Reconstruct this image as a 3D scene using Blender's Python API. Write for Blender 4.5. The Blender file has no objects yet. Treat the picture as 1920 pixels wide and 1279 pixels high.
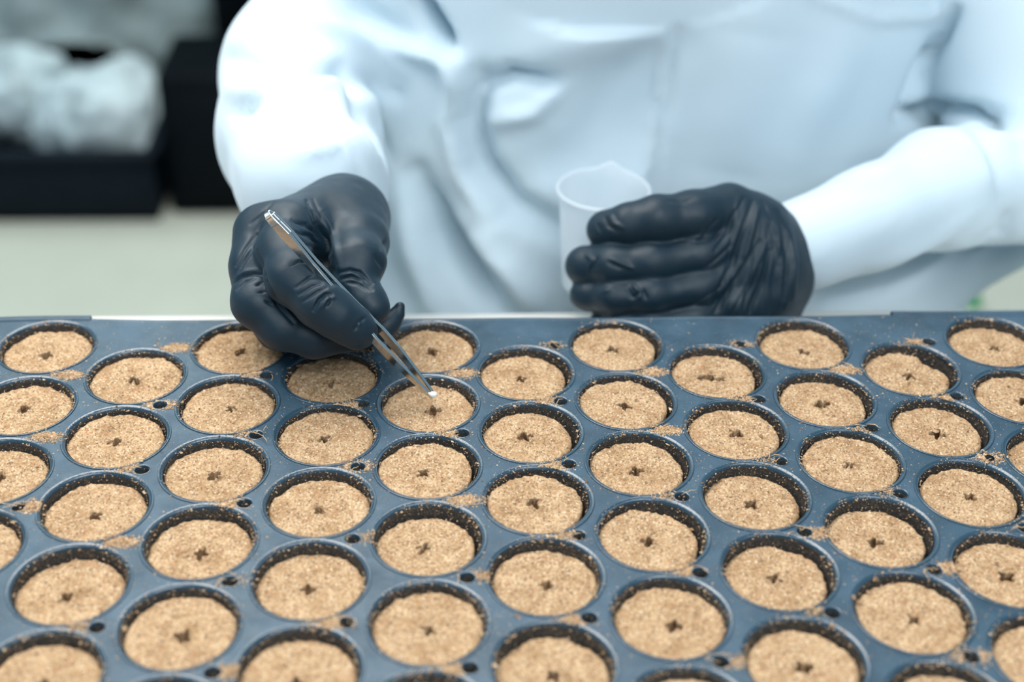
import bpy, math, random
import numpy as np
from mathutils import Vector, Matrix, Euler

# ------------------------------------------------------------------ camera, light, exposure
FPX, CX, CY = 2698.05, 960.0, 639.5
CAM_ROT = (math.radians(57.36535), math.radians(-0.92228), math.radians(-2.3883))
CAM_LOC = (0.009456, -0.512175, 0.394343)
sc = bpy.context.scene
col = sc.collection
cam_data = bpy.data.cameras.new('camera')
cam = bpy.data.objects.new('camera', cam_data)
col.objects.link(cam)
cam.location = CAM_LOC
cam.rotation_euler = Euler(CAM_ROT, 'XYZ')
cam_data.sensor_width = 36.0
cam_data.lens = FPX / 1920 * 36.0
cam_data.clip_start = 0.02
cam_data.dof.use_dof = True
cam_data.dof.focus_distance = 0.662
cam_data.dof.aperture_fstop = 4.4
sc.camera = cam

world = bpy.data.worlds.new('world'); sc.world = world
world.use_nodes = True
bgn = world.node_tree.nodes['Background']
bgn.inputs[0].default_value = (0.46, 0.75, 1.0, 1)
bgn.inputs[1].default_value = 0.36

def area_light(name, loc, target, sx, sy, power, color):
    d = bpy.data.lights.new(name, 'AREA'); d.shape = 'RECTANGLE'; d.size = sx; d.size_y = sy
    d.energy = power; d.color = color
    o = bpy.data.objects.new(name, d); col.objects.link(o)
    o.location = loc
    o.rotation_euler = (Vector(target) - Vector(loc)).to_track_quat('-Z', 'Y').to_euler()
    return o
area_light('ceiling_lamp', (-0.4, 0.62, 1.65), (0, 0.1, 0), 2.2, 1.0, 54, (1.0, 0.98, 0.95))
area_light('ceiling_lamp', (0.5, -1.3, 1.6), (0, 0.2, 0), 1.6, 1.0, 30, (0.94, 0.98, 1.0))
area_light('ceiling_lamp', (-0.8, 2.3, 1.7), (-0.6, 2.3, 0), 1.4, 1.4, 24, (0.9, 1.0, 0.97))

vs = sc.view_settings
vs.view_transform = 'Standard'; vs.look = 'None'; vs.gamma = 1; vs.use_curve_mapping = False
vs.exposure = 0.14

# ------------------------------------------------------------------ helpers
random.seed(5)
rng = np.random.default_rng(11)
RM = np.array(Euler(CAM_ROT, 'XYZ').to_matrix())
CL = np.array(CAM_LOC)

DSH = 0.106
def cs(px, py, D):
    D = D - DSH                           # a measured point of the photograph at a distance, in the survey frame
    return np.array([(px - CX) / FPX * D, -(py - CY) / FPX * D, -D])
def to_world(q):
    return np.asarray(q) @ RM.T + CL
def P(px, py, D):
    return to_world(cs(px, py, D))
def on_plane(px, py, z):
    d = RM @ np.array([(px - CX) / FPX, -(py - CY) / FPX, -1.0])
    return CL + d * ((z - CL[2]) / d[2])

def mesh_np(name, verts, faces, smooth=True):
    verts = np.asarray(verts, np.float32)
    me = bpy.data.meshes.new(name)
    if isinstance(faces, np.ndarray):
        n, k = faces.shape
        me.vertices.add(len(verts)); me.vertices.foreach_set('co', verts.ravel())
        me.loops.add(n * k); me.loops.foreach_set('vertex_index', faces.ravel().astype(np.int32))
        me.polygons.add(n)
        me.polygons.foreach_set('loop_start', np.arange(0, n * k, k, dtype=np.int32))
        me.polygons.foreach_set('loop_total', np.full(n, k, np.int32))
        me.update(calc_edges=True); me.validate()
    else:
        me.from_pydata([tuple(map(float, v)) for v in verts], [], [tuple(int(i) for i in f) for f in faces]); me.update()
    me.polygons.foreach_set('use_smooth', np.full(len(me.polygons), smooth, bool))
    return me

def obj(name, me, mat, parent=None, loc=None):
    o = bpy.data.objects.new(name, me); col.objects.link(o)
    if mat is not None:
        me.materials.clear(); me.materials.append(mat)
    if parent is not None: o.parent = parent
    if loc is not None: o.location = loc
    return o
def empty(name, loc):
    o = bpy.data.objects.new(name, None); col.objects.link(o); o.location = loc
    o.empty_display_size = 0.02
    return o
def tag(o, label=None, cat=None, group=None, kind=None):
    if label: o['label'] = label
    if cat: o['category'] = cat
    if group: o['group'] = group
    if kind: o['kind'] = kind
    return o

class MB:                                  # collects plain geometry into one mesh
    def __init__(s): s.v = []; s.f = []
    def add(s, v, f):
        n = len(s.v); s.v += [tuple(p) for p in v]; s.f += [tuple(i + n for i in q) for q in f]; return s
    def box(s, x0, x1, y0, y1, z0, z1, b=0.0):
        if b <= 0:
            v = [(x, y, z) for z in (z0, z1) for y in (y0, y1) for x in (x0, x1)]
            return s.add(v, [(0, 2, 3, 1), (4, 5, 7, 6), (0, 1, 5, 4), (2, 6, 7, 3), (0, 4, 6, 2), (1, 3, 7, 5)])
        def ring(ins, z):
            a, c, d, e = x0 + ins, x1 - ins, y0 + ins, y1 - ins
            return [(a + b, d, z), (c - b, d, z), (c, d + b, z), (c, e - b, z), (c - b, e, z), (a + b, e, z), (a, e - b, z), (a, d + b, z)]
        v = ring(b, z0) + ring(0, z0 + b) + ring(0, z1 - b) + ring(b, z1)
        f = [tuple(reversed(range(8))), tuple(range(24, 32))]
        for k in range(3):
            for i in range(8):
                j = (i + 1) % 8
                f.append((k * 8 + i, k * 8 + j, k * 8 + 8 + j, k * 8 + 8 + i))
        return s.add(v, f)
    def lathe(s, prof, n=32, c=(0, 0, 0), cap0=False, cap1=False):
        v = []; f = []
        for r, z in prof:
            v += [(c[0] + r * math.cos(2 * math.pi * i / n), c[1] + r * math.sin(2 * math.pi * i / n), c[2] + z) for i in range(n)]
        for k in range(len(prof) - 1):
            for i in range(n):
                j = (i + 1) % n
                f.append((k * n + i, k * n + j, (k + 1) * n + j, (k + 1) * n + i))
        if cap0: f.append(tuple(reversed(range(n))))
        if cap1: f.append(tuple(range((len(prof) - 1) * n, len(prof) * n)))
        return s.add(v, f)
    def tube(s, pts, r, n=6):
        pts = [Vector(p) for p in pts]; v = []; f = []
        for i, p in enumerate(pts):
            t = (pts[min(i + 1, len(pts) - 1)] - pts[max(i - 1, 0)]).normalized()
            u = t.cross(Vector((0.13, 0.2, 0.97)))
            if u.length < 1e-3: u = t.cross(Vector((1, 0, 0)))
            u.normalize(); w = t.cross(u)
            rr = r[i] if hasattr(r, '__len__') else r
            v += [tuple(p + u * rr * math.cos(2 * math.pi * k / n) + w * rr * math.sin(2 * math.pi * k / n)) for k in range(n)]
        for i in range(len(pts) - 1):
            for k in range(n):
                j = (k + 1) % n
                f.append((i * n + k, i * n + j, (i + 1) * n + j, (i + 1) * n + k))
        f.append(tuple(reversed(range(n)))); f.append(tuple(range((len(pts) - 1) * n, len(pts) * n)))
        return s.add(v, f)
    def build(s, name, mat, parent=None, loc=None, smooth=True):
        return obj(name, mesh_np(name, s.v, s.f, smooth), mat, parent, loc)

# ---- numpy value noise
def _h(ix, iy, iz, seed):
    n = (ix.astype(np.int64) * 374761393 + iy.astype(np.int64) * 668265263 + iz.astype(np.int64) * 2147483647 + seed * 974634777) & 0xffffffff
    n = ((n ^ (n >> 13)) * 1274126177) & 0xffffffff
    return ((n ^ (n >> 16)) & 0xffff).astype(np.float32) / 32767.5 - 1.0
def noise3(p, scale, seed=0):
    q = np.asarray(p) / scale
    i = np.floor(q); f = q - i; f = f * f * (3 - 2 * f)
    i = i.astype(np.int64); r = 0
    for dx in (0, 1):
        wx = f[..., 0] if dx else 1 - f[..., 0]
        for dy in (0, 1):
            wy = f[..., 1] if dy else 1 - f[..., 1]
            for dz in (0, 1):
                wz = f[..., 2] if dz else 1 - f[..., 2]
                r = r + _h(i[..., 0] + dx, i[..., 1] + dy, i[..., 2] + dz, seed) * wx * wy * wz
    return r

# ---- distance field modelling, meshed with surface nets
class Vol:
    def __init__(s, lo, hi, h):
        s.lo = np.array(lo, float); s.h = h
        s.n = np.ceil((np.array(hi) - s.lo) / h).astype(int) + 1
        s.ax = [(s.lo[i] + h * np.arange(s.n[i])).astype(np.float32) for i in range(3)]
    def field(s): return np.full(s.n, 9.0, np.float32)
    def cone(s, F, a, b, ra, rb, k=0.0, sq=None):
        a = np.asarray(a, float); b = np.asarray(b, float)
        m = max(ra, rb) + 1.5 * k + 4 * s.h
        i0 = np.maximum(np.floor((np.minimum(a, b) - m - s.lo) / s.h).astype(int), 0)
        i1 = np.minimum(np.ceil((np.maximum(a, b) + m - s.lo) / s.h).astype(int) + 1, s.n)
        if (i1 <= i0).any(): return F
        X = s.ax[0][i0[0]:i1[0], None, None] - a[0]; Y = s.ax[1][None, i0[1]:i1[1], None] - a[1]; Z = s.ax[2][None, None, i0[2]:i1[2]] - a[2]
        d = b - a; L = float(d @ d) + 1e-12
        t = np.clip((X * d[0] + Y * d[1] + Z * d[2]) / L, 0, 1)
        D = np.sqrt((X - t * d[0]) ** 2 + (Y - t * d[1]) ** 2 + (Z - t * d[2]) ** 2) - (ra + (rb - ra) * t)
        sl = (slice(i0[0], i1[0]), slice(i0[1], i1[1]), slice(i0[2], i1[2]))
        F[sl] = smin(F[sl], D.astype(np.float32), k)
        return F
    def chain(s, F, pts, k):
        for p, q in zip(pts[:-1], pts[1:]):
            s.cone(F, p[0], q[0], p[1], q[1], k)
        return F
    def mesh(s, F, iters=2):
        F = F.copy(); F[0] = 1; F[-1] = 1; F[:, 0] = 1; F[:, -1] = 1; F[:, :, 0] = 1; F[:, :, -1] = 1
        ins = F < 0
        c = np.zeros(np.array(F.shape) - 1, np.int8)
        sh = [(i, j, k) for i in (0, 1) for j in (0, 1) for k in (0, 1)]
        nx, ny, nz = c.shape
        for i, j, k in sh: c += ins[i:i + nx, j:j + ny, k:k + nz]
        idx = np.argwhere((c > 0) & (c < 8))
        vals = np.stack([F[idx[:, 0] + i, idx[:, 1] + j, idx[:, 2] + k] for i, j, k in sh], 1)
        acc = np.zeros((len(idx), 3)); cnt = np.zeros(len(idx))
        for a in range(8):
            for b in range(a + 1, 8):
                da = np.array(sh[b]) - np.array(sh[a])
                if np.abs(da).sum() != 1: continue
                va, vb = vals[:, a], vals[:, b]
                m = (va < 0) != (vb < 0)
                t = np.where(m, va / np.where(m, va - vb, 1), 0)
                acc += np.where(m[:, None], np.array(sh[a]) + t[:, None] * da, 0); cnt += m
        V = (idx + acc / cnt[:, None]) * s.h + s.lo
        vid = np.full(c.shape, -1, np.int32); vid[tuple(idx.T)] = np.arange(len(idx))
        quads = []
        for ax in range(3):
            A = [slice(None)] * 3; B = [slice(None)] * 3
            A[ax] = slice(0, -1); B[ax] = slice(1, None)
            e = np.argwhere(ins[tuple(A)] != ins[tuple(B)])
            o1, o2 = [(1, 2), (2, 0), (0, 1)][ax]
            ok = (e[:, o1] > 0) & (e[:, o2] > 0) & (e[:, o1] < c.shape[o1]) & (e[:, o2] < c.shape[o2]) & (e[:, ax] < c.shape[ax])
            e = e[ok]
            def g(d1, d2):
                q = e.copy(); q[:, o1] -= d1; q[:, o2] -= d2
                return vid[tuple(q.T)]
            Q = np.stack([g(1, 1), g(0, 1), g(0, 0), g(1, 0)], 1)
            fl = ~ins[tuple(e.T)]
            Q[fl] = Q[fl][:, ::-1]
            quads.append(Q)
        Q = np.concatenate(quads)
        E = np.concatenate([Q[:, [0, 1]], Q[:, [1, 2]], Q[:, [2, 3]], Q[:, [3, 0]]])
        for _ in range(iters):
            S = np.zeros_like(V); N = np.zeros(len(V))
            for q in range(3): S[:, q] = np.bincount(E[:, 0], V[E[:, 1], q], len(V)) + np.bincount(E[:, 1], V[E[:, 0], q], len(V))
            N = np.bincount(E[:, 0], None, len(V)) + np.bincount(E[:, 1], None, len(V))
            V = 0.45 * V + 0.55 * S / N[:, None]
        return V, Q
def smin(a, b, k):
    if k <= 0: return np.minimum(a, b)
    h = np.clip(0.5 + 0.5 * (b - a) / k, 0, 1)
    return b + (a - b) * h - k * h * (1 - h)
def vnormals(V, Q):
    n = np.cross(V[Q[:, 2]] - V[Q[:, 0]], V[Q[:, 3]] - V[Q[:, 1]])
    N = np.zeros_like(V)
    for i in range(4):
        for q in range(3): N[:, q] += np.bincount(Q[:, i], n[:, q], len(V))
    return N / (np.linalg.norm(N, axis=1, keepdims=True) + 1e-12)
def sculpt(V, Q, strokes):
    """push the surface along its normals near a stroke: (points, width in px, amplitude in m[, depth range])"""
    N = vnormals(V, Q)
    flip = 1.0
    u = CX + FPX * V[:, 0] / -V[:, 2]; v = CY - FPX * V[:, 1] / -V[:, 2]; D = -V[:, 2] + DSH
    ray = -V / np.linalg.norm(V, axis=1, keepdims=True)
    face = np.clip(((N * ray).sum(1) * flip - 0.02) / 0.3, 0, 1)
    off = np.zeros(len(V))
    for st in strokes:
        pts, w, amp = st[0], st[1], st[2]
        dr = st[3] if len(st) > 3 else None
        best = np.full(len(V), 1e9); tt = np.zeros(len(V)); n = len(pts) - 1
        for i in range(n):
            a = np.array(pts[i], float); b = np.array(pts[i + 1], float); d = b - a
            t = np.clip(((u - a[0]) * d[0] + (v - a[1]) * d[1]) / (d @ d), 0, 1)
            q = (u - a[0] - t * d[0]) ** 2 + (v - a[1] - t * d[1]) ** 2
            m = q < best; best[m] = q[m]; tt[m] = (i + t[m]) / n
        k = np.exp(-best / (w * w)) * (0.25 + 0.75 * np.sin(np.pi * np.clip(tt, 0.02, 0.98)) ** 0.6)
        if dr is not None: k = k * ((D > dr[0]) & (D < dr[1]))
        off += amp * k
    return V + N * (off * face)[:, None]
def sdf_obj(name, V, Q, mat, parent, origin=(0, 0, 0)):
    W = to_world(V) - np.array(origin)
    return obj(name, mesh_np(name, W, Q), mat, parent)

# ------------------------------------------------------------------ materials
def new_mat(name, color=(0.5, 0.5, 0.5), rough=0.5, metal=0.0, spec=0.5):
    m = bpy.data.materials.new(name); m.use_nodes = True
    b = m.node_tree.nodes['Principled BSDF']
    b.inputs['Base Color'].default_value = (*color, 1); b.inputs['Roughness'].default_value = rough
    b.inputs['Metallic'].default_value = metal; b.inputs['Specular IOR Level'].default_value = spec
    return m, m.node_tree, b
def nd(nt, t, **kw):
    n = nt.nodes.new(t)
    for k, v in kw.items():
        if k.startswith('i_'): n.inputs[k[2:].replace('_', ' ')].default_value = v
        else: setattr(n, k, v)
    return n
def noise(nt, co, scale, detail=3, rough=0.55):
    n = nd(nt, 'ShaderNodeTexNoise'); n.inputs['Scale'].default_value = scale
    n.inputs['Detail'].default_value = detail; n.inputs['Roughness'].default_value = rough
    nt.links.new(co, n.inputs['Vector']); return n.outputs['Fac']
def ramp(nt, fac, stops):
    r = nd(nt, 'ShaderNodeValToRGB'); e = r.color_ramp.elements
    while len(e) < len(stops): e.new(0.5)
    for el, (p, c) in zip(e, stops): el.position = p; el.color = (*c, 1) if len(c) == 3 else c
    nt.links.new(fac, r.inputs['Fac']); return r.outputs['Color']
def mix(nt, fac, a, b):
    m = nd(nt, 'ShaderNodeMix', data_type='RGBA')
    for s, v in ((m.inputs['Factor'], fac), (m.inputs['A'], a), (m.inputs['B'], b)):
        if isinstance(v, (tuple, float, int)): s.default_value = v if not isinstance(v, tuple) else (*v[:3], 1)
        else: nt.links.new(v, s)
    return m.outputs['Result']
def bump(nt, b, h, strength, dist):
    n = nd(nt, 'ShaderNodeBump'); n.inputs['Strength'].default_value = strength; n.inputs['Distance'].default_value = dist
    nt.links.new(h, n.inputs['Height']); nt.links.new(n.outputs['Normal'], b.inputs['Normal']); return n

def soil_material():
    m, nt, b = new_mat('soil', rough=0.95, spec=0.15)
    tc = nd(nt, 'ShaderNodeTexCoord'); oi = nd(nt, 'ShaderNodeObjectInfo')
    mp = nd(nt, 'ShaderNodeVectorMath', operation='ADD'); sc_ = nd(nt, 'ShaderNodeMath', operation='MULTIPLY'); sc_.inputs[1].default_value = 7.3
    nt.links.new(oi.outputs['Random'], sc_.inputs[0]); nt.links.new(tc.outputs['Object'], mp.inputs[0]); nt.links.new(sc_.outputs[0], mp.inputs[1])
    co = mp.outputs[0]
    base = ramp(nt, noise(nt, co, 900, 4, 0.7), [(0.31, (0.22, 0.125, 0.06)), (0.43, (0.46, 0.295, 0.16)), (0.55, (0.60, 0.42, 0.25)), (0.72, (0.71, 0.54, 0.35))])
    big = ramp(nt, noise(nt, co, 130, 3, 0.6), [(0.35, (0.74, 0.68, 0.62)), (0.60, (1.0, 1.0, 1.0))])
    mm = nd(nt, 'ShaderNodeMix', data_type='RGBA', blend_type='MULTIPLY'); mm.inputs['Factor'].default_value = 1
    nt.links.new(base, mm.inputs['A']); nt.links.new(big, mm.inputs['B'])
    v = nd(nt, 'ShaderNodeTexVoronoi'); v.inputs['Scale'].default_value = 1500; nt.links.new(co, v.inputs['Vector'])
    cr = nd(nt, 'ShaderNodeSeparateColor'); nt.links.new(v.outputs['Color'], cr.inputs[0])
    dark = nd(nt, 'ShaderNodeMath', operation='GREATER_THAN'); dark.inputs[1].default_value = 0.93; nt.links.new(cr.outputs[0], dark.inputs[0])
    red = nd(nt, 'ShaderNodeMath', operation='GREATER_THAN'); red.inputs[1].default_value = 0.94; nt.links.new(cr.outputs[1], red.inputs[0])
    lite = nd(nt, 'ShaderNodeMath', operation='GREATER_THAN'); lite.inputs[1].default_value = 0.955; nt.links.new(cr.outputs[2], lite.inputs[0])
    c = mix(nt, dark.outputs[0], mm.outputs['Result'], (0.22, 0.14, 0.09))
    c = mix(nt, red.outputs[0], c, (0.46, 0.23, 0.12))
    c = mix(nt, lite.outputs[0], c, (0.70, 0.55, 0.37))
    nt.links.new(c, b.inputs['Base Color'])
    bump(nt, b, noise(nt, co, 1300, 4, 0.75), 0.8, 0.0007)
    return m
M_SOIL = soil_material()

def plastic_material(name, base, dust, dust_lo=0.56, rough=0.33):
    m, nt, b = new_mat(name, base, rough, spec=0.36)
    tc = nd(nt, 'ShaderNodeTexCoord'); co = tc.outputs['Object']
    fine = ramp(nt, noise(nt, co, 1500, 3, 0.6), [(0.60, (0, 0, 0)), (0.68, (1, 1, 1))])
    zone = ramp(nt, noise(nt, co, 70, 3, 0.6), [(0.42, (0, 0, 0)), (0.66, (1, 1, 1))])
    mu = nd(nt, 'ShaderNodeMath', operation='MULTIPLY'); nt.links.new(fine, mu.inputs[0]); nt.links.new(zone, mu.inputs[1])
    hz = ramp(nt, noise(nt, co, 28, 4, 0.65), [(0.35, base), (0.7, tuple(min(1, c * 1.6 + 0.012) for c in base))])
    f2 = nd(nt, 'ShaderNodeMath', operation='MULTIPLY'); f2.inputs[1].default_value = dust_lo; nt.links.new(mu.outputs[0], f2.inputs[0])
    c = mix(nt, f2.outputs[0], hz, dust)
    nt.links.new(c, b.inputs['Base Color'])
    r = ramp(nt, noise(nt, co, 90, 4, 0.6), [(0.3, (rough * 0.75,) * 3), (0.7, (min(1, rough * 1.45),) * 3)])
    nt.links.new(r, b.inputs['Roughness'])
    bump(nt, b, noise(nt, co, 240, 3, 0.6), 0.25, 0.0005)
    return m
M_DECK = plastic_material('tray_plastic', (0.021, 0.050, 0.076), (0.42, 0.34, 0.25), rough=0.38)

def pocket_material():
    m, nt, b = new_mat('pocket_plastic', (0.012, 0.022, 0.032), 0.3, spec=0.95)
    tc = nd(nt, 'ShaderNodeTexCoord'); co = tc.outputs['Object']
    sx = nd(nt, 'ShaderNodeSeparateXYZ'); nt.links.new(co, sx.inputs[0])
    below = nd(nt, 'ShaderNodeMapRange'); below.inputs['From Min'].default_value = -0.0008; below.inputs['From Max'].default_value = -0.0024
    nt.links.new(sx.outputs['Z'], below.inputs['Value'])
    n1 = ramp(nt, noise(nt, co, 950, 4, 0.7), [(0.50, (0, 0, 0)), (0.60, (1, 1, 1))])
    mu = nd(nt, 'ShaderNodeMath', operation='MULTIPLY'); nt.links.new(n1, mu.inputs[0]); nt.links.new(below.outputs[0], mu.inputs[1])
    lip = mix(nt, below.outputs[0], (0.022, 0.054, 0.082), (0.005, 0.006, 0.006))  # same plastic throughout; shade inside the pocket painted in as near-black below the lip
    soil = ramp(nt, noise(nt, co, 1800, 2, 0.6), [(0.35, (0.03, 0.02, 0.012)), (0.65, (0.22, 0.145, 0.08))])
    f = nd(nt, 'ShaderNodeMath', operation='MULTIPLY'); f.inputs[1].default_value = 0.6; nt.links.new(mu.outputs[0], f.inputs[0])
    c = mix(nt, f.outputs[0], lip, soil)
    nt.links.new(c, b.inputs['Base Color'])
    rr = nd(nt, 'ShaderNodeMapRange'); rr.inputs['To Min'].default_value = 0.17; rr.inputs['To Max'].default_value = 0.75
    nt.links.new(below.outputs[0], rr.inputs['Value']); nt.links.new(rr.outputs[0], b.inputs['Roughness'])
    bump(nt, b, noise(nt, co, 900, 3, 0.7), 0.35, 0.0005)
    return m
M_POCKET = pocket_material()

def crumb_material():
    m, nt, b = new_mat('crumb', rough=0.95, spec=0.1)
    g = nd(nt, 'ShaderNodeNewGeometry')
    c = ramp(nt, g.outputs['Random Per Island'], [(0.0, (0.22, 0.12, 0.06)), (0.25, (0.46, 0.28, 0.15)), (0.6, (0.58, 0.40, 0.24)), (1.0, (0.70, 0.53, 0.35))])
    nt.links.new(c, b.inputs['Base Color']); return m
M_CRUMB = crumb_material()
M_FIBRE, _, _ = new_mat('coir', (0.60, 0.40, 0.22), 0.8)

def glove_material():
    m, nt, b = new_mat('nitrile', (0.004, 0.019, 0.032), 0.44, spec=0.42)
    tc = nd(nt, 'ShaderNodeTexCoord'); co = tc.outputs['Object']
    bump(nt, b, noise(nt, co, 260, 4, 0.6), 0.14, 0.0008)
    b.inputs['Sheen Weight'].default_value = 0.05
    b.inputs['Sheen Tint'].default_value = (0.6, 0.8, 1, 1)
    r = ramp(nt, noise(nt, co, 120, 3, 0.6), [(0.3, (0.45,) * 3), (0.7, (0.58,) * 3)]); nt.links.new(r, b.inputs['Roughness'])
    return m
M_GLOVE = glove_material()
def coat_material():
    m, nt, b = new_mat('coat_cotton', (0.63, 0.745, 0.81), 0.85, spec=0.25)
    tc = nd(nt, 'ShaderNodeTexCoord'); co = tc.outputs['Object']
    w = nd(nt, 'ShaderNodeTexWave', wave_type='BANDS', bands_direction='DIAGONAL'); w.inputs['Scale'].default_value = 900; nt.links.new(co, w.inputs['Vector'])
    bump(nt, b, w.outputs['Fac'], 0.08, 0.0004)
    b.inputs['Sheen Weight'].default_value = 0.15
    return m
M_COAT = coat_material()
M_STEEL, nt_, b_ = new_mat('steel', (0.72, 0.72, 0.70), 0.16, 1.0)
tc_ = nd(nt_, 'ShaderNodeTexCoord'); bump(nt_, b_, noise(nt_, tc_.outputs['Object'], 400, 3), 0.06, 0.0004)
M_SEED, nt_, b_ = new_mat('seed', (0.86, 0.84, 0.78), 0.55); tc_ = nd(nt_, 'ShaderNodeTexCoord'); bump(nt_, b_, noise(nt_, tc_.outputs['Object'], 2500, 2), 0.2, 0.0002)
def simple(name, color, rough, scale=12, var=0.15, spec=0.4, bs=0.1):
    m, nt, b = new_mat(name, color, rough, spec=spec)
    tc = nd(nt, 'ShaderNodeTexCoord'); f = noise(nt, tc.outputs['Object'], scale, 4, 0.6)
    nt.links.new(ramp(nt, f, [(0.3, tuple(c * (1 - var) for c in color)), (0.7, tuple(min(1, c * (1 + var)) for c in color))]), b.inputs['Base Color'])
    bump(nt, b, f, bs, 0.002); return m
M_TABLE = simple('white_laminate', (0.82, 0.80, 0.74), 0.35, 30, 0.03)
M_LEG = simple('grey_steel', (0.3, 0.32, 0.33), 0.4, 30, 0.05)
M_FLOOR = simple('pale_vinyl', (0.53, 0.55, 0.46), 0.5, 5, 0.05)
M_WALL = simple('grey_wall', (0.13, 0.165, 0.17), 0.8, 4, 0.15)
M_BLACK = simple('black_plastic', (0.004, 0.009, 0.015), 0.55, 20, 0.2, spec=0.12)
M_BLACK2 = simple('black_paint', (0.002, 0.004, 0.006), 0.6, 20, 0.2, spec=0.08)
M_BAG = simple('frosted_film', (0.50, 0.60, 0.62), 0.4, 16, 0.4, bs=0.6)
M_BAGD = simple('dull_film', (0.22, 0.28, 0.285), 0.5, 10, 0.35, bs=0.6)
M_GREEN = simple('green_plastic', (0.0, 0.30, 0.09), 0.4, 20, 0.1)
M_SKIN = simple('skin', (0.62, 0.42, 0.32), 0.6, 20, 0.05)
M_TROUSER = simple('dark_trousers', (0.03, 0.04, 0.06), 0.9, 20, 0.1)
def cup_material():
    m = bpy.data.materials.new('frosted_cup'); m.use_nodes = True; nt = m.node_tree
    out = nt.nodes['Material Output']; b = nt.nodes['Principled BSDF']
    b.inputs['Base Color'].default_value = (0.95, 0.98, 1.0, 1); b.inputs['Roughness'].default_value = 0.3
    tl = nd(nt, 'ShaderNodeBsdfTranslucent'); tl.inputs[0].default_value = (0.96, 0.99, 1, 1)
    tr = nd(nt, 'ShaderNodeBsdfTransparent'); tr.inputs[0].default_value = (0.93, 0.97, 1, 1)
    m1 = nd(nt, 'ShaderNodeMixShader'); m1.inputs[0].default_value = 0.45
    nt.links.new(b.outputs[0], m1.inputs[1]); nt.links.new(tl.outputs[0], m1.inputs[2])
    m2 = nd(nt, 'ShaderNodeMixShader'); m2.inputs[0].default_value = 0.42
    nt.links.new(m1.outputs[0], m2.inputs[1]); nt.links.new(tr.outputs[0], m2.inputs[2])
    nt.links.new(m2.outputs[0], out.inputs[0]); return m
M_CUP = cup_material()

# ------------------------------------------------------------------ room and table
FZ = -0.802; TZ = -0.052; TABLE_Y = 0.217
tag(MB().box(-3.5, 3.5, -2.5, 4.2, FZ - 0.05, FZ).build('floor', M_FLOOR, smooth=False), kind='structure')
tag(MB().box(-3.5, 3.5, 4.2, 4.3, FZ, 2.0).build('wall_back', M_WALL, smooth=False), kind='structure')
table = tag(empty('work_table', (0, -0.2, FZ)), 'white laminate work table carrying the black seed tray', 'table')
MB().box(-1.0, 1.0, -0.35, TABLE_Y + 0.2, TZ - FZ - 0.028, TZ - FZ, 0.003).build('table_top', M_TABLE, table)
for x in (-0.93, 0.93):
    for y in (-0.29, 0.38):
        MB().box(x - 0.025, x + 0.025, y - 0.025, y + 0.025, 0, TZ - FZ - 0.029, 0.003).build('leg', M_LEG, table)
MB().box(-0.9, 0.9, 0.365, 0.375, TZ - FZ - 0.09, TZ - FZ - 0.029).build('apron', M_LEG, table)

# ------------------------------------------------------------------ seed tray
A = 0.055; AY = 0.9; S3 = math.sqrt(3); NC, NR = 11, 12
MEAS = {(0,0):(88,650),(2,0):(450,652),(4,0):(810,650),(6,0):(1155,648),(8,0):(1505,645),(10,0):(1862,641),
(1,1):(255,705),(3,1):(622,706),(5,1):(985,699),(7,1):(1343,697),(9,1):(1707,692),
(0,2):(45,760),(2,2):(427,758),(4,2):(803,757),(6,2):(1173,752),(8,2):(1547,748),
(1,3):(218,819),(3,3):(613,814),(5,3):(995,810),(7,3):(1380,805),(9,3):(1763,800),
(2,4):(402,879),(4,4):(802,874),(6,4):(1198,868),(8,4):(1595,863),
(1,5):(178,949),(3,5):(598,942),(5,5):(1008,937),(7,5):(1416,930),(9,5):(1821,923),
(2,6):(375,1015),(4,6):(803,1009),(6,6):(1222,1001),(8,6):(1650,996),
(1,7):(131,1095),(3,7):(581,1086),(5,7):(1022,1079),(7,7):(1461,1070),
(2,8):(336,1175),(4,8):(803,1167),(6,8):(1257,1156),(8,8):(1712,1147)}
def lat(c, r): return np.array([(c - 4) * A * S3 / 2, -(r - 4) * A / 2 * AY])
_src = np.array([lat(*k) for k in MEAS]); _res = np.array([on_plane(*v, 0.0)[:2] for v in MEAS.values()]) - _src
def warp(p):
    p = np.atleast_2d(p)
    d2 = ((p[:, None] - _src[None]) ** 2).sum(2); w = np.exp(-d2 / (2 * 0.017 ** 2)) + 1e-7
    r = (w[..., None] * _res[None]).sum(1) / (w.sum(1)[:, None] + 0.05)
    return p + r
RH = 0.0230                                # opening of the deck
RV = 0.0034
tray = tag(empty('seed_tray', (0, 0, TZ)), 'black plastic seed tray of round cells full of tan soil plugs', 'seed tray')
dz = -TZ
top_edge = lat(0, -1)[1]; XL = lat(0, 0)[0] - A / S3; XR = lat(10, 0)[0] + A / S3; bot_edge = lat(0, NR)[1]
mb = MB(); cells = []
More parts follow.
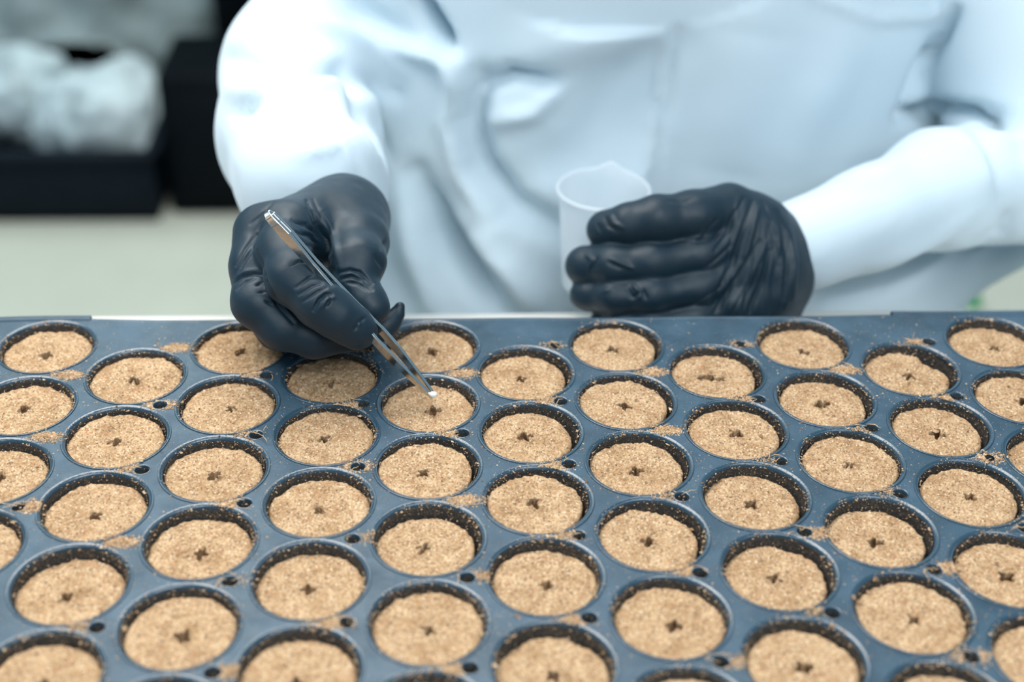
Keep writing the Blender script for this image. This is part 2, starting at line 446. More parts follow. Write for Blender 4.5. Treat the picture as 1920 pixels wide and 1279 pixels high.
def hexring(c, r, solid=False):
    o = lat(c, r); ap = A / 2; verts = set(); ths = set()
    ths.update(np.round(np.linspace(0, 2 * math.pi, 73)[:-1], 5))
    for k in range(6): ths.add(round(k * math.pi / 3, 5))
    half = math.asin(RV / (A / S3))
    ks = (1, 5) if solid else (3, 5) if r == 0 else (1, 3, 5)
    for k in ks:
        for j in np.linspace(-1, 1, 9): ths.add(round((k * math.pi / 3 + j * half * 0.93) % (2 * math.pi), 5))
    ths = sorted(ths); outer = []; vent = []
    for t in ths:
        q = (t - math.pi / 6) % (math.pi / 3) - math.pi / 6
        # flat sides face 30, 90, ... degrees
        s = math.floor(t / (math.pi / 3)); mid = s * math.pi / 3 + math.pi / 6
        R = ap / math.cos(t - mid)
        for k in ks:
            d = (t - k * math.pi / 3 + math.pi) % (2 * math.pi) - math.pi
            L = A / S3
            if abs(d) < half:
                disc = RV ** 2 - (L * math.sin(d)) ** 2
                R = min(R, L * math.cos(d) - math.sqrt(max(disc, 0)))
        outer.append(o + R * np.array([math.cos(t), AY * math.sin(t)]))
    outer = np.array(outer); n = len(ths)
    if solid:
        # only the half towards the cells belongs to the deck
        outer[:, 1] = np.minimum(outer[:, 1], top_edge)
        mid = np.array([[o[0], o[1] - 0.010]])
        pts = warp(np.vstack([outer, mid]))
        z = np.zeros(len(pts))
        mb.add([(p[0], p[1], 0) for p in pts], [(n, i, (i + 1) % n) for i in range(n)])
    else:
        inner = o + RH * np.array([[math.cos(t), math.sin(t)] for t in ths])
        mid_ = inner * 0.5 + outer * 0.5
        pts = warp(np.vstack([inner, mid_, outer]))
        f = []
        for i in range(n):
            j = (i + 1) % n
            f += [(i, n + i, n + j, j), (n + i, 2 * n + i, 2 * n + j, n + j)]
        mb.add([(p[0], p[1], 0) for p in pts], f)
for c in range(NC):
    for r in range(NR):
        if (c + r) % 2 == 0: cells.append((c, r)); hexring(c, r)
for c in range(1, NC, 2): hexring(c, -1, True)
# margins that complete the sheet beyond the outermost cells
def patch(poly):
    p = warp(np.array(poly)); mb.add([(q[0], q[1], 0) for q in p], [tuple(range(len(p)))])
hw = A / S3 / 2
for k in range(NR + 1):
    for (cc, sgn) in ((0, -1), (NC - 1, 1)):
        if (cc + k) % 2 == 0:
            pass
for r in range(1, NR + 1, 2):               # gaps between the hexagons at the left and right sides
    for cc, sgn in ((0, -1), (NC - 1, 1)):
        o = lat(cc, r - 1); x0 = o[0]; X = XL - 0.0004 if sgn < 0 else XR + 0.0004
        y0 = o[1] - A * AY / 2
        pts_ = [(x0 + sgn * hw, y0), (X, y0 + A * AY / 2), (X, y0 - A * AY / 2)]
        if sgn > 0: pts_ = [pts_[0], pts_[2], pts_[1]]
        patch(pts_)
for cc, sgn in ((0, -1), (NC - 1, 1)):       # far corners
    o = lat(cc, 0); X = XL - 0.0004 if sgn < 0 else XR + 0.0004
    p_ = [(o[0] + sgn * hw, top_edge), (X, top_edge), (X, o[1])]
    patch(p_ if sgn > 0 else p_[::-1])
deck = mb.build('deck', M_DECK, tray, (0, 0, dz), smooth=False)
deck.data.polygons.foreach_set('use_smooth', np.ones(len(deck.data.polygons), bool))

# rolled flange around the sheet, deeper at the corners
mb = MB()
def flange(p0, p1, out, wid, zt):
    n = 24; v = []; prof = [(-0.0002, 0.0000), (0.0005, zt * 0.7), (wid * 0.4, zt), (wid - 0.001, zt * 0.9), (wid, -0.0008), (wid, -0.011), (wid - 0.0008, -0.011), (wid - 0.0009, -0.0012)]
    p0 = np.array(p0); p1 = np.array(p1); out = np.array(out)
    for i in range(n + 1):
        b = warp((p0 + (p1 - p0) * i / n))[0]
        v += [(b[0] + out[0] * a, b[1] + out[1] * a, z) for a, z in prof]
    m = len(prof); f = [(i * m + k, i * m + m + k, i * m + m + k + 1, i * m + k + 1) for i in range(n) for k in range(m - 1)]
    mb.add(v, f)
flange((XL, top_edge), (XL + 0.048, top_edge), (0, 1), 0.0042, 0.0012)
flange((XL + 0.048, top_edge), (XR - 0.075, top_edge), (0, 1), 0.0025, 0.0003)
flange((XR - 0.075, top_edge), (XR, top_edge), (0, 1), 0.0046, 0.0012)
flange((XL, bot_edge + 0.02), (XL, top_edge), (-1, 0), 0.005, 0.001)
flange((XR, top_edge), (XR, bot_edge + 0.02), (1, 0), 0.005, 0.001)
flange((XR, bot_edge + A / 2), (XL, bot_edge + A / 2), (0, -1), 0.005, 0.001)
for x in (XL, XR):                         # rounded corners
    b = warp((x, top_edge))[0]; s = -1 if x < 0 else 1
    w = 0.0042 if x < 0 else 0.0046; ring = [(b[0], b[1], 0.0012)]
    v = [(b[0], b[1], 0.0010)]; n = 10
    for i in range(n + 1):
        t = math.pi / 2 * i / n
        v.append((b[0] + s * 0.005 * math.sin(t), b[1] + w * math.cos(t), 0.0008))
    for i in range(n + 1): v.append((v[1 + i][0], v[1 + i][1], -0.011))
    f = [((0, 1 + i, 2 + i) if s < 0 else (0, 2 + i, 1 + i)) for i in range(n)] + [(1 + i, 12 + i, 13 + i, 2 + i) for i in range(n)]
    mb.add(v, f)
mb.build('flange', M_DECK, tray, (0, 0, dz))

# vent collars (short moulded tubes under the small holes)
mb = MB(); vents = []; vent_key = []
for c in range(NC):
    for r in range(-1, NR):
        if (c + r) % 2 == 0:
            o = lat(c, r) + np.array([A / S3, 0]) if False else lat(c, r)
            # centroid of (c,r), (c,r+2), (c+1,r+1)
            g = (lat(c, r) + lat(c, r + 2) + lat(c + 1, r + 1)) / 3
            if c + 1 < NC and r + 2 <= NR and r + 1 < NR:
                w = warp(g)[0]; vents.append(w); vent_key.append((c, r))
                mb.lathe([(RV + 0.0004, 0.0001), (RV + 0.0001, 0.0003), (RV - 0.0003, -0.0003), (RV - 0.0005, -0.006)], 16, (w[0], w[1], 0))
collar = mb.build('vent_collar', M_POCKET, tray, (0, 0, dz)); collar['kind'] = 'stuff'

pm = MB().lathe([(RH + 0.0018, -0.0001), (RH + 0.0017, 0.0004), (RH + 0.0015, 0.00062), (RH + 0.0012, 0.00055), (RH + 0.0008, 0.00042), (RH + 0.0004, 0.00022), (RH, -0.0001), (RH - 0.0003, -0.0007), (RH - 0.0006, -0.0016), (RH - 0.0009, -0.003),
                 (RH - 0.0022, -0.015), (RH - 0.0045, -0.044), (RH - 0.0065, -0.048), (0.006, -0.0485), (0.0058, -0.046)], 80)
pm.lathe([(RH - 0.0009, -0.0012), (RH - 0.0003, -0.0100), (RH - 0.003, -0.045), (RH - 0.006, -0.0492), (0.006, -0.0496)], 80)
pocket_mesh = mesh_np('cell_pocket', pm.v, pm.f)
centres = {}
for (c, r) in cells:
    w = warp(lat(c, r))[0]; centres[(c, r)] = w
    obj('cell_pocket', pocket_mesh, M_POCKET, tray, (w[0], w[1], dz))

# ------------------------------------------------------------------ soil plugs
DEEP = {(4,0):5,(2,0):4,(0,0):5,(6,0):3.2,(8,0):6,(10,0):6,(1,1):3.4,(3,1):4,(5,1):5,(7,1):4.5,(9,1):5,(0,2):4.2,(2,2):3.4,(4,2):5,(6,2):2.6,(8,2):4.6,(10,2):4,
        (1,3):2.9,(3,3):3.2,(5,3):4.8,(7,3):4.0,(9,3):5,(2,4):5,(4,4):3.4,(6,4):5,(8,4):3,(1,5):5.6,(3,5):5.2,(5,5):3.4,(7,5):6.4,(9,5):3.6,
        (2,6):7.0,(4,6):7.4,(6,6):5.4,(8,6):6.8,(1,7):7.4,(3,7):6.6,(5,7):6.6,(7,7):6.6,(9,7):5.5,(2,8):5.2,(4,8):5.0,(6,8):5.6,(8,8):4.6,(1,9):6.5,(3,9):6.2,(5,9):7.5,(7,9):5.8,(9,9):5.5}
OFFX = {(5,1):-1.3,(7,1):-1.1,(9,1):-1.4,(5,3):-1.2,(6,6):-1.0,(8,2):-.8,(9,3):-1.0,(8,6):-1.2,(7,5):-1.2,(5,5):-.8,(6,4):-.9,(7,3):-.6,(6,2):-.8,(6,0):-.9,(4,4):-1,(9,5):-.7,(7,7):-.9,(4,6):-.8}
ORD = ['first', 'second', 'third', 'fourth', 'fifth', 'sixth', 'seventh', 'eighth', 'ninth', 'tenth', 'eleventh', 'twelfth']
SPECIAL = {(4,2): 'soil plug directly under the tweezer tips, its seed hole waiting',
    (3,1): 'shaded soil plug right beneath the gloved fingers holding the tweezers',
    (2,0): 'half-hidden soil plug at the far edge, left of and behind the tweezer hand',
    (4,0): 'far-edge soil plug just right of the tweezer hand, behind the tweezers',
    (9,1): 'soil plug with a broken-away dark gap at its right side',
    (7,1): 'soil plug with an extra wide double hole, near the far edge',
    (0,0): 'soil plug in the far left corner of the tray',
    (10,0): 'soil plug in the far right corner of the tray'}
NRAD, NANG = 44, 132
def in_frame(q):
    w = centres[q]
    for a in range(16):
        p = RM.T @ (np.array([w[0] + .021 * math.cos(a * .3927), w[1] + .021 * math.sin(a * .3927), -0.004]) - CL)
        u, v = CX + FPX * p[0] / -p[2], CY - FPX * p[1] / -p[2]
        if 3 < u < 1917 and v < 1276: return True
    return False
def make_plug(c, r):
    seed = c * 31 + r * 7; rg = np.random.default_rng(seed)
    R0 = 0.0220 - rg.uniform(0, 0.0005) - (0.0007 if (c, r) in OFFX else 0)
    rad = np.concatenate([np.linspace(0, 0.24, 18, endpoint=False), np.linspace(0.24, 1, NRAD - 18), [1.0, 0.985, 0.9]])
    dzs = np.concatenate([np.zeros(NRAD), [-0.0015, -0.012, -0.030]])
    th = np.linspace(0, 2 * math.pi, NANG, endpoint=False)
    RR, TT = np.meshgrid(rad, th, indexing='ij')
    edge = 1 + 0.018 * noise3(np.stack([np.cos(TT) * 0.02, np.sin(TT) * 0.02, TT * 0], -1), 0.006, seed) + 0.014 * noise3(np.stack([np.cos(TT) * 0.02, np.sin(TT) * 0.02, TT * 0], -1), 0.0018, seed + 1)
    notch = np.zeros_like(RR)
    if (c, r) == (9, 1):
        a = (TT - math.radians(35) + math.pi) % (2 * math.pi) - math.pi
        notch = 0.30 * np.exp(-(a / 0.42) ** 2)
    Rr = RR * R0 * (edge - notch * RR)
    x = Rr * np.cos(TT); y = Rr * np.sin(TT)
    p = np.stack([x + c, y + r, 0 * x], -1)
    top = np.repeat((np.arange(len(rad)) < NRAD)[:, None], NANG, 1)
    z = 0.0006 * noise3(p, 0.011, seed) + 0.00045 * noise3(p, 0.0042, seed + 2) + 0.00055 * np.maximum(noise3(p, 0.0017, seed + 3), -0.3) + 0.00045 * noise3(p, 0.0009, seed + 4)
    z -= 0.0011 * np.clip((RR - 0.90) / 0.10, 0, 1) ** 2
    hx, hy = rg.uniform(-0.0012, 0.0012), rg.uniform(-0.0022, 0.0006)
    if (c, r) == (4, 2): hx, hy = 0.0024, -0.0012
    ang = np.arctan2(y - hy, x - hx)
    hr = 0.0025 * (1 + 0.28 * np.cos(4 * ang + rg.uniform(0, 6)) + 0.35 * noise3(np.stack([np.cos(ang), np.sin(ang), 0 * ang], -1), 0.5, seed + 9)) * rg.uniform(0.85, 1.2)
    if (c, r) == (7, 1): hr = hr * (1.3 + 0.5 * np.cos(2 * (ang - 2.6)))
    d = np.hypot(x - hx, y - hy)
    z -= 0.0095 * np.clip(1 - (d / np.maximum(hr, 0.0008)) ** 3, 0, 1) ** 0.5 * top
    bulb = 1 + 0.9 * np.clip(-z / 0.004 - 0.25, 0, 1) * (d < hr)
    x = hx + (x - hx) * bulb; y = hy + (y - hy) * bulb
    z += 0.0004 * np.exp(-((d - hr * 1.35) / 0.0009) ** 2)
    for k in range(rg.integers(0, 3)):       # shallow dents
        qa = rg.uniform(0, 6.28); qr = rg.uniform(0.006, 0.017)
        dd = np.hypot(x - qr * math.cos(qa), y - qr * math.sin(qa)); z -= 0.0012 * np.exp(-(dd / 0.0012) ** 2)
    z = np.where(top, z, z * 0.3)
    z = z + dzs[:, None]
    V = np.stack([x, y, z], -1).reshape(-1, 3)
    n = len(rad); i = np.arange(n - 1)[:, None]; j = np.arange(NANG)[None]; j2 = (j + 1) % NANG
    F = np.stack([i * NANG + j + 0 * j2, (i + 1) * NANG + j, (i + 1) * NANG + j2, i * NANG + j2], -1).reshape(-1, 4)
    rows = V.reshape(n, NANG, 3)
    me = mesh_np('soil_plug', V, F)
    w = centres[(c, r)]
    dp = DEEP.get((c, r), rg.uniform(4.5, 6.5)) * 0.68 / 1000
    ox = OFFX.get((c, r), rg.uniform(-0.4, 0.2)) * 1.4 / 1000
    lim = 0.0017
    o = obj('soil_plug', me, M_SOIL, None, (w[0] + max(ox, -lim), w[1] - 0.0005, -dp))
    shown = [q for q in cells if q[1] == r and in_frame(q)]
    if (c, r) in shown: lab = '%s soil plug from the left in the %s cell row from the far edge' % (ORD[shown.index((c, r))], ORD[r])
    else: lab = 'soil plug past the %s end of the %s cell row from the far edge' % ('left' if c < 2 else 'right' if r < 11 and c > 8 else 'near', ORD[r])
    if r >= 10 and (c, r) not in shown: lab = 'soil plug in cell %s from the left of the %s row, nearest the front' % (ORD[c], ORD[r])
    lab = SPECIAL.get((c, r), lab)
    tag(o, lab, 'soil plug', 'soil plugs in the tray cells')
    return o
plugs = {k: make_plug(*k) for k in cells}

# ------------------------------------------------------------------ loose crumbs and fibres
def scatter():
    pts = []; siz = []
    lo = np.array([XL, -0.19]); hi = np.array([XR, top_edge])
    q = rng.uniform(lo, hi, (60000, 2)); cen = np.array(list(centres.values()))
    dist = np.sqrt(((q[:, None] - cen[None]) ** 2).sum(2)).min(1)
    dens = 0.10 + 0.9 * np.clip(noise3(np.c_[q, q[:, 0] * 0], 0.018, 3) * 0.6 + 0.25 + 0.5 * np.clip(noise3(np.c_[q, q[:, 0] * 0], 0.006, 8), 0, 1), 0, 1)
    dens = dens * np.where(q[:, 1] > 0.11, 0.25, 1)
    m = (dist > RH + 0.0014) & (rng.random(len(q)) < dens * 0.62)
    q = q[m]; s = np.exp(rng.normal(-8.75, 0.42, len(q)))
    pts.append(np.c_[q, s * 0.4]); siz.append(s)
    for w, vk in zip(vents, vent_key):        # drifts beside the small holes
        n = int(rng.integers(120, 850)); c0 = w + np.array([rng.choice([-1, 1], p=[.75, .25]) * 0.0062, rng.normal(0, .001)])
        full = vk in ((1, -1), (0, 0), (4, 0), (6, 0), (8, 0), (0, 2), (6, 2), (4, 4), (1, 5))
        if rng.random() < 0.08 or full: c0 = w.copy()
        if full: n = 900
        g = c0 + rng.normal(0, 1, (n, 2)) * np.array([0.0036, 0.0019])
        d = np.sqrt(((g[:, None] - cen[None]) ** 2).sum(2)).min(1)
        dv = np.hypot(*(g - w).T)
        keep = ((d > RH - 0.0004)) & (dv > RV * (0.0 if full else 1.05 if rng.random() < .8 else 0.7))
        g = g[keep]; s = np.exp(rng.normal(-8.42, 0.38, len(g)))
        h = np.where(d[keep] < RH + 0.0016, 0.0005, 0.0) + np.exp(-((g - c0) ** 2 / np.array([0.003, 0.0016]) ** 2).sum(1)) * 0.0008 * rng.random(len(g))
        pts.append(np.c_[g, h + s * 0.4]); siz.append(s)
    for k, w in centres.items():              # on the lips and the pocket walls
        n = 330; t = rng.uniform(0, 2 * math.pi, n); keepp = noise3(np.c_[np.cos(t), np.sin(t), 0 * t + k[0] * 3.1 + k[1]], 0.35, 4) * 1.1 + rng.random(n) > 0.72
        t = t[keepp]; n = len(t)
        rr = RH + rng.normal(-0.0002, 0.0007, n); z = np.where(rr > RH - 0.0001, 0.0006, -0.0004)
        s = np.exp(rng.normal(-8.5, 0.4, n))
        pts.append(np.c_[w[0] + rr * np.cos(t), w[1] + rr * np.sin(t), z]); siz.append(s)
        n = 150; t = rng.uniform(-0.4, math.pi + 0.4, n); z = -0.0005 - rng.uniform(0, 1, n) ** 2 * 0.007
        rr = RH - 0.0011 - 0.00008 * -z / 0.001; s = np.exp(rng.normal(-8.7, 0.45, n))
        pts.append(np.c_[w[0] + rr * np.cos(t), w[1] + rr * np.sin(t), z]); siz.append(s)
        n = 35; t = rng.uniform(0, 2 * math.pi, n); rr = 0.0205 * np.sqrt(rng.random(n))   # loose on the plug
        s = np.exp(rng.normal(-8.1, 0.35, n)); zp = plugs[k].location[2]
        pts.append(np.c_[w[0] + rr * np.cos(t) + plugs[k].location[0] - w[0], w[1] + rr * np.sin(t), 0 * t + zp + 0.0004]); siz.append(s)
    pts = np.concatenate(pts); s = np.concatenate(siz); n = len(pts)
    octa = np.array([[1, 0, 0], [0, 1, 0], [-1, 0, 0], [0, -1, 0], [0, 0, 1], [0, 0, -1]], float)
    fo = np.array([[0, 1, 4], [1, 2, 4], [2, 3, 4], [3, 0, 4], [1, 0, 5], [2, 1, 5], [3, 2, 5], [0, 3, 5]])
    V = octa[None] * rng.uniform(0.6, 1.5, (n, 6, 1)) * s[:, None, None]
    a = rng.uniform(0, 6.28, n); ca, sa = np.cos(a), np.sin(a)
    st = rng.uniform(1, 1.9, n)
    x = V[..., 0] * st[:, None]; y = V[..., 1]; V = np.stack([x * ca[:, None] - y * sa[:, None], x * sa[:, None] + y * ca[:, None], V[..., 2]], -1)
    V = V + pts[:, None]
    F = (fo[None] + 6 * np.arange(n)[:, None, None]).reshape(-1, 3)
    o = obj('soil_crumbs', mesh_np('soil_crumbs', V.reshape(-1, 3), F, False), M_CRUMB)
    tag(o, 'loose tan soil crumbs sprinkled over the deck of the black seed tray', 'soil', kind='stuff')
    return n
n_crumbs = scatter()
mb = MB()
for i in range(230):
    if i < 120:
        w = vents[rng.integers(len(vents))]; p0 = np.array([w[0] + rng.normal(-0.001, 0.003), w[1] + rng.normal(0, .0015)]); base = 0.0010
        a = rng.normal(math.pi * 1.12, 0.35) if rng.random() < .75 else rng.uniform(0, 6.28)
    else:
        k = cells[rng.integers(len(cells))]; w = centres[k]; t = rng.uniform(0, 6.28); rr = 0.02 * math.sqrt(rng.random())
        p0 = np.array([w[0] + rr * math.cos(t), w[1] + rr * math.sin(t)]); base = plugs[k].location[2] + 0.0009; a = rng.uniform(0, 6.28)
    L = rng.uniform(0.003, 0.0085) * (1 if i < 120 else 0.45); bend = rng.normal(0, 0.5); pts = []
    for k in range(6):
        u = k / 5
        pts.append((p0[0] + L * u * math.cos(a + bend * u), p0[1] + L * u * math.sin(a + bend * u), base + 0.0006 + 0.0012 * math.sin(u * 3.0) * rng.random()))
    mb.tube(pts, [(0.00017 if i < 120 else 0.00010)] * 5 + [0.00005], 4)
tag(mb.build('coir_fibres', M_FIBRE), 'thin brown coir fibres straggling over the tray holes and plugs', 'fibre', kind='stuff')

# ------------------------------------------------------------------ person
FLOOR_P = np.array([0.11, 0.42, FZ])
person = tag(empty('person', tuple(FLOOR_P)), 'person in a white lab coat and black gloves placing a seed with tweezers', 'person')
def K(px, py, D, r):                       # joint: measured position, radius in metres
    return (cs(px, py, D), r)
def KP(px, py, D, rp):
    return (cs(px, py, D), rp * (D - DSH) / FPX)
def wc(x, y, z): return (np.array([x, y, z]) - CL) @ RM
def bbox(ptlists, m):
    pts = np.array([p[0] for L in ptlists for p in L]); rr = max(p[1] for L in ptlists for p in L)
    return pts.min(0) - rr - m, pts.max(0) + rr + m
def child_mesh(name, V, Q, mat):
    return sdf_obj(name, V, Q, mat, person, FLOOR_P)

# ---- right hand (left in the photograph)
palm_r = [
    [KP(640, 410, .862, 76), KP(612, 424, .835, 70), KP(545, 430, .808, 56)],
    [KP(655, 412, .850, 77), KP(667, 455, .822, 62)],
    [KP(640, 410, .862, 76), KP(570, 440, .835, 62), KP(497, 436, .812, 55)],
    [KP(640, 430, .868, 66), KP(560, 470, .848, 56), KP(484, 480, .828, 50)],
    [KP(640, 450, .868, 56), KP(560, 510, .85, 50), KP(500, 530, .838, 46)]]
thumb_r = [KP(667, 455, .822, 61), KP(671, 492, .803, 50), KP(668, 528, .797, 35), KP(690, 564, .793, 31), KP(701, 579, .792, 29)]
index_r = [KP(545, 432, .808, 52), KP(530, 470, .792, 48), KP(548, 522, .776, 49), KP(600, 568, .772, 45), KP(632, 592, .774, 41), KP(664, 614, .778, 36), KP(672, 620, .779, 34)]
middle_r = [KP(490, 440, .812, 53), KP(478, 500, .800, 45), KP(482, 566, .790, 45), KP(530, 612, .790, 42), KP(590, 632, .793, 38), KP(660, 630, .798, 30)]
ring_r = [KP(484, 490, .830, 44), KP(482, 560, .818, 42), KP(520, 615, .812, 38), KP(600, 634, .812, 32), KP(690, 622, .812, 27), KP(722, 610, .812, 25)]
pinky_r = [KP(500, 530, .842, 38), KP(520, 590, .836, 36), KP(590, 622, .830, 28), KP(680, 622, .826, 24), KP(712, 606, .824, 20)]
def build_hand(name, palm, fingers, h, strokes, extra=None):
    lo, hi = bbox(palm + fingers, 0.006)
    vol = Vol(lo, hi, h)
    F = vol.field()
    for L in palm: vol.chain(F, L, 0.009)
    for L in fingers:
        G = vol.field(); vol.chain(G, L, 0.005)
        F = smin(F, G, 0.0022)
    if extra: F = extra(vol, F)
    V, Q = vol.mesh(F, 3)
    V = V + vnormals(V, Q) * (0.00018 * noise3(V, 0.006, 5) + 0.00025 * noise3(V, 0.018, 6))[:, None]
    V = sculpt(V, Q, strokes)
    return child_mesh(name, V, Q, M_GLOVE)
def fold(p, w=5, a=-0.0009, *r): return (p, w * 0.75, a * 1.35, *r)
def pleats(p0, p1, q0, q1, n, w, a):        # n creases fanned between segment p0-p1 and segment q0-q1
    out = []
    for i in range(n):
        t = i / max(1, n - 1); j = random.uniform(-.03, .03)
        s = (p0[0] + (q0[0] - p0[0]) * (t + j), p0[1] + (q0[1] - p0[1]) * (t + j)); e = (p1[0] + (q1[0] - p1[0]) * (t - j), p1[1] + (q1[1] - p1[1]) * (t - j))
        m = ((s[0] + e[0]) / 2 + random.uniform(-3, 3), (s[1] + e[1]) / 2 + random.uniform(-3, 3))
        out.append(((s, m, e), w, a * random.uniform(.6, 1.2)))
    return out
strokes_r = [
    fold([(576, 378), (592, 400), (606, 432), (612, 470)], 6, -0.0013), fold([(598, 420), (612, 450), (620, 490), (622, 530)], 9, -0.0018),
    fold([(575, 392), (590, 420), (600, 450)], 4), fold([(548, 415), (575, 420), (592, 436), (600, 452)], 4), fold([(556, 434), (580, 440), (594, 456)], 4),
    fold([(583, 385), (600, 405)], 5, 0.0006), fold([(604, 396), (625, 440), (634, 500)], 9, 0.0012),
    fold([(442, 498), (460, 465), (480, 440)], 4), fold([(447, 508), (465, 478), (478, 460)], 4, -0.0007), fold([(470, 420), (500, 395)], 4, -.0005),
    fold([(440, 530), (455, 518), (480, 513), (492, 516)], 4, -.0012), fold([(444, 543), (460, 528), (480, 520)], 4), fold([(440, 522), (460, 509), (482, 505)], 4, .0005),
    fold([(482, 470), (492, 500), (498, 530), (520, 570), (550, 605)], 5, -.0014),
    fold([(545, 498), (560, 490), (575, 492)], 3), fold([(555, 540), (580, 520), (590, 518)], 4), fold([(560, 553), (585, 536), (602, 531)], 4), fold([(568, 566), (596, 546), (612, 540)], 4),
    fold([(588, 582), (598, 563), (612, 551), (622, 552)], 5, -.0014), fold([(602, 578), (612, 562), (626, 558)], 4, .0009), fold([(612, 573), (620, 560)], 4, -.001),
    fold([(665, 618), (674, 604), (684, 596)], 4, -.0008), fold([(670, 612), (676, 602)], 4, .0008),
    fold([(636, 512), (655, 506), (675, 510), (698, 532)], 4, -.0012), fold([(640, 524), (660, 518), (682, 526), (698, 544)], 4, -.001), fold([(638, 516), (660, 512), (690, 532)], 3, .0005),
    fold([(650, 530), (672, 532), (692, 545)], 4, -.0008), fold([(630, 518), (610, 500)], 6, -.001),
    fold([(480, 535), (492, 530)], 3), fold([(484, 548), (496, 548)], 3), fold([(498, 565), (512, 572)], 3), fold([(716, 466), (722, 450)], 5, -.001), fold([(704, 480), (716, 500)], 5, -.0008)]
strokes_r += pleats((574, 376), (612, 470), (588, 374), (622, 440), 4, 2.6, -.0010)
strokes_r += pleats((548, 412), (596, 436), (552, 440), (600, 470), 4, 2.6, -.0007)
strokes_r += pleats((452, 500), (482, 440), (480, 420), (512, 380), 4, 3, -.0004)
def loose_tip(vol, F):
    G = vol.field()
    vol.chain(G, [KP(722, 612, .812, 24), KP(735, 600, .812, 16), KP(748, 576, .812, 8)], 0.003)
    vol.chain(G, [KP(735, 600, .812, 10), KP(750, 590, .812, 6), KP(752, 574, .812, 5)], 0.002)
    return smin(F, G, 0.002)
build_hand('glove', palm_r, [thumb_r, index_r, middle_r, ring_r, pinky_r], 0.0006, strokes_r, loose_tip)

# ---- left hand (right in the photograph)
palm_l = [
    [KP(1368, 394, .900, 50), KP(1408, 432, .905, 66), KP(1452, 462, .915, 68)],
    [KP(1380, 440, .898, 52), KP(1430, 480, .905, 66), KP(1462, 490, .915, 62)],
    [KP(1390, 500, .897, 48), KP(1440, 520, .905, 62), KP(1466, 520, .915, 54)],
    [KP(1370, 570, .896, 44), KP(1430, 560, .905, 52), KP(1460, 550, .915, 52)],
    [KP(1300, 610, .905, 34), KP(1400, 590, .905, 46)],
    [KP(1380, 420, .925, 50), KP(1430, 480, .930, 60)],
    [KP(1462, 510, .918, 52), KP(1502, 543, .922, 14)], [KP(1450, 560, .915, 44), KP(1476, 590, .92, 18)]]
index_l = [KP(1362, 394, .898, 50), KP(1300, 405, .888, 46), KP(1230, 411, .882, 43), KP(1180, 420, .884, 37), KP(1138, 430, .892, 33), KP(1134, 432, .893, 32)]
middle_l = [KP(1385, 446, .898, 48), KP(1310, 476, .890, 43), KP(1220, 493, .884, 40), KP(1150, 498, .886, 37), KP(1098, 498, .895, 34), KP(1094, 499, .896, 33)]
ring_l = [KP(1395, 500, .897, 44), KP(1310, 537, .890, 38), KP(1220, 551, .884, 36), KP(1150, 556, .886, 32), KP(1102, 553, .896, 28), KP(1096, 552, .897, 26)]
pinky_l = [KP(1380, 565, .900, 40), KP(1300, 596, .892, 33), KP(1220, 606, .888, 31), KP(1160, 606, .892, 27), KP(1130, 604, .897, 24)]
thumb_l = [KP(1410, 430, .935, 48), KP(1350, 440, .960, 42), KP(1270, 445, .972, 36), KP(1205, 450, .975, 31), KP(1180, 452, .973, 28)]
strokes_l = [
    fold([(1395, 372), (1372, 410), (1362, 440), (1340, 470)], 5, -.0009), fold([(1410, 380), (1390, 440), (1370, 500), (1340, 560)], 6, -.0013),
    fold([(1384, 376), (1378, 420), (1366, 450)], 5, .0006), fold([(1422, 390), (1410, 440), (1395, 480)], 6, .0008),
    fold([(1425, 452), (1400, 490), (1370, 540), (1340, 585)], 5, -.0011), fold([(1440, 450), (1415, 500), (1380, 560), (1362, 590)], 6, .0010),
    fold([(1444, 470), (1430, 520), (1410, 570), (1404, 592)], 5, -.0014), fold([(1420, 500), (1395, 550), (1380, 590)], 5, .0008),
    fold([(1462, 470), (1452, 520), (1446, 590)], 6, -.0010), fold([(1455, 400), (1470, 440), (1476, 500), (1470, 560)], 7, -.0010), fold([(1440, 395), (1458, 440), (1462, 490)], 7, .0010),
    fold([(1480, 430), (1492, 490), (1488, 560)], 6, .0008), fold([(1430, 380), (1446, 410), (1450, 440)], 6, -.0008),
    fold([(1345, 410), (1330, 428), (1318, 440)], 4, -.0008), fold([(1352, 432), (1338, 448), (1310, 456)], 5, -.0012), fold([(1300, 372), (1280, 380), (1250, 376)], 5, -.0005),
    fold([(1144, 402), (1152, 418), (1166, 426)], 5, .0011), fold([(1136, 410), (1140, 424), (1156, 434)], 4, -.0011), fold([(1120, 420), (1126, 436)], 4, -.0006),
    fold([(1100, 478), (1112, 488), (1104, 505)], 5, .0010), fold([(1120, 484), (1108, 506)], 4, -.0009), fold([(1146, 486), (1170, 496), (1186, 503)], 4, .0009), fold([(1140, 492), (1164, 503)], 4, -.0008),
    fold([(1186, 534), (1200, 548), (1196, 562)], 5, .0012), fold([(1176, 542), (1186, 558), (1206, 546)], 4, -.0011), fold([(1150, 540), (1130, 548)], 5, .0006), fold([(1205, 545), (1212, 560)], 4, -.0010),
    fold([(1296, 448), (1310, 444), (1322, 432)], 4, .0009), fold([(1300, 456), (1326, 446)], 3, -.0006), fold([(1350, 540), (1320, 560), (1300, 570)], 4, -.0008), fold([(1370, 460), (1340, 490), (1325, 500)], 4, -.0008)]
strokes_l += pleats((1380, 400), (1345, 590), (1480, 440), (1470, 580), 9, 3.5, -.0006)
build_hand('glove', palm_l, [index_l, middle_l, ring_l, pinky_l, thumb_l], 0.0008, strokes_l)

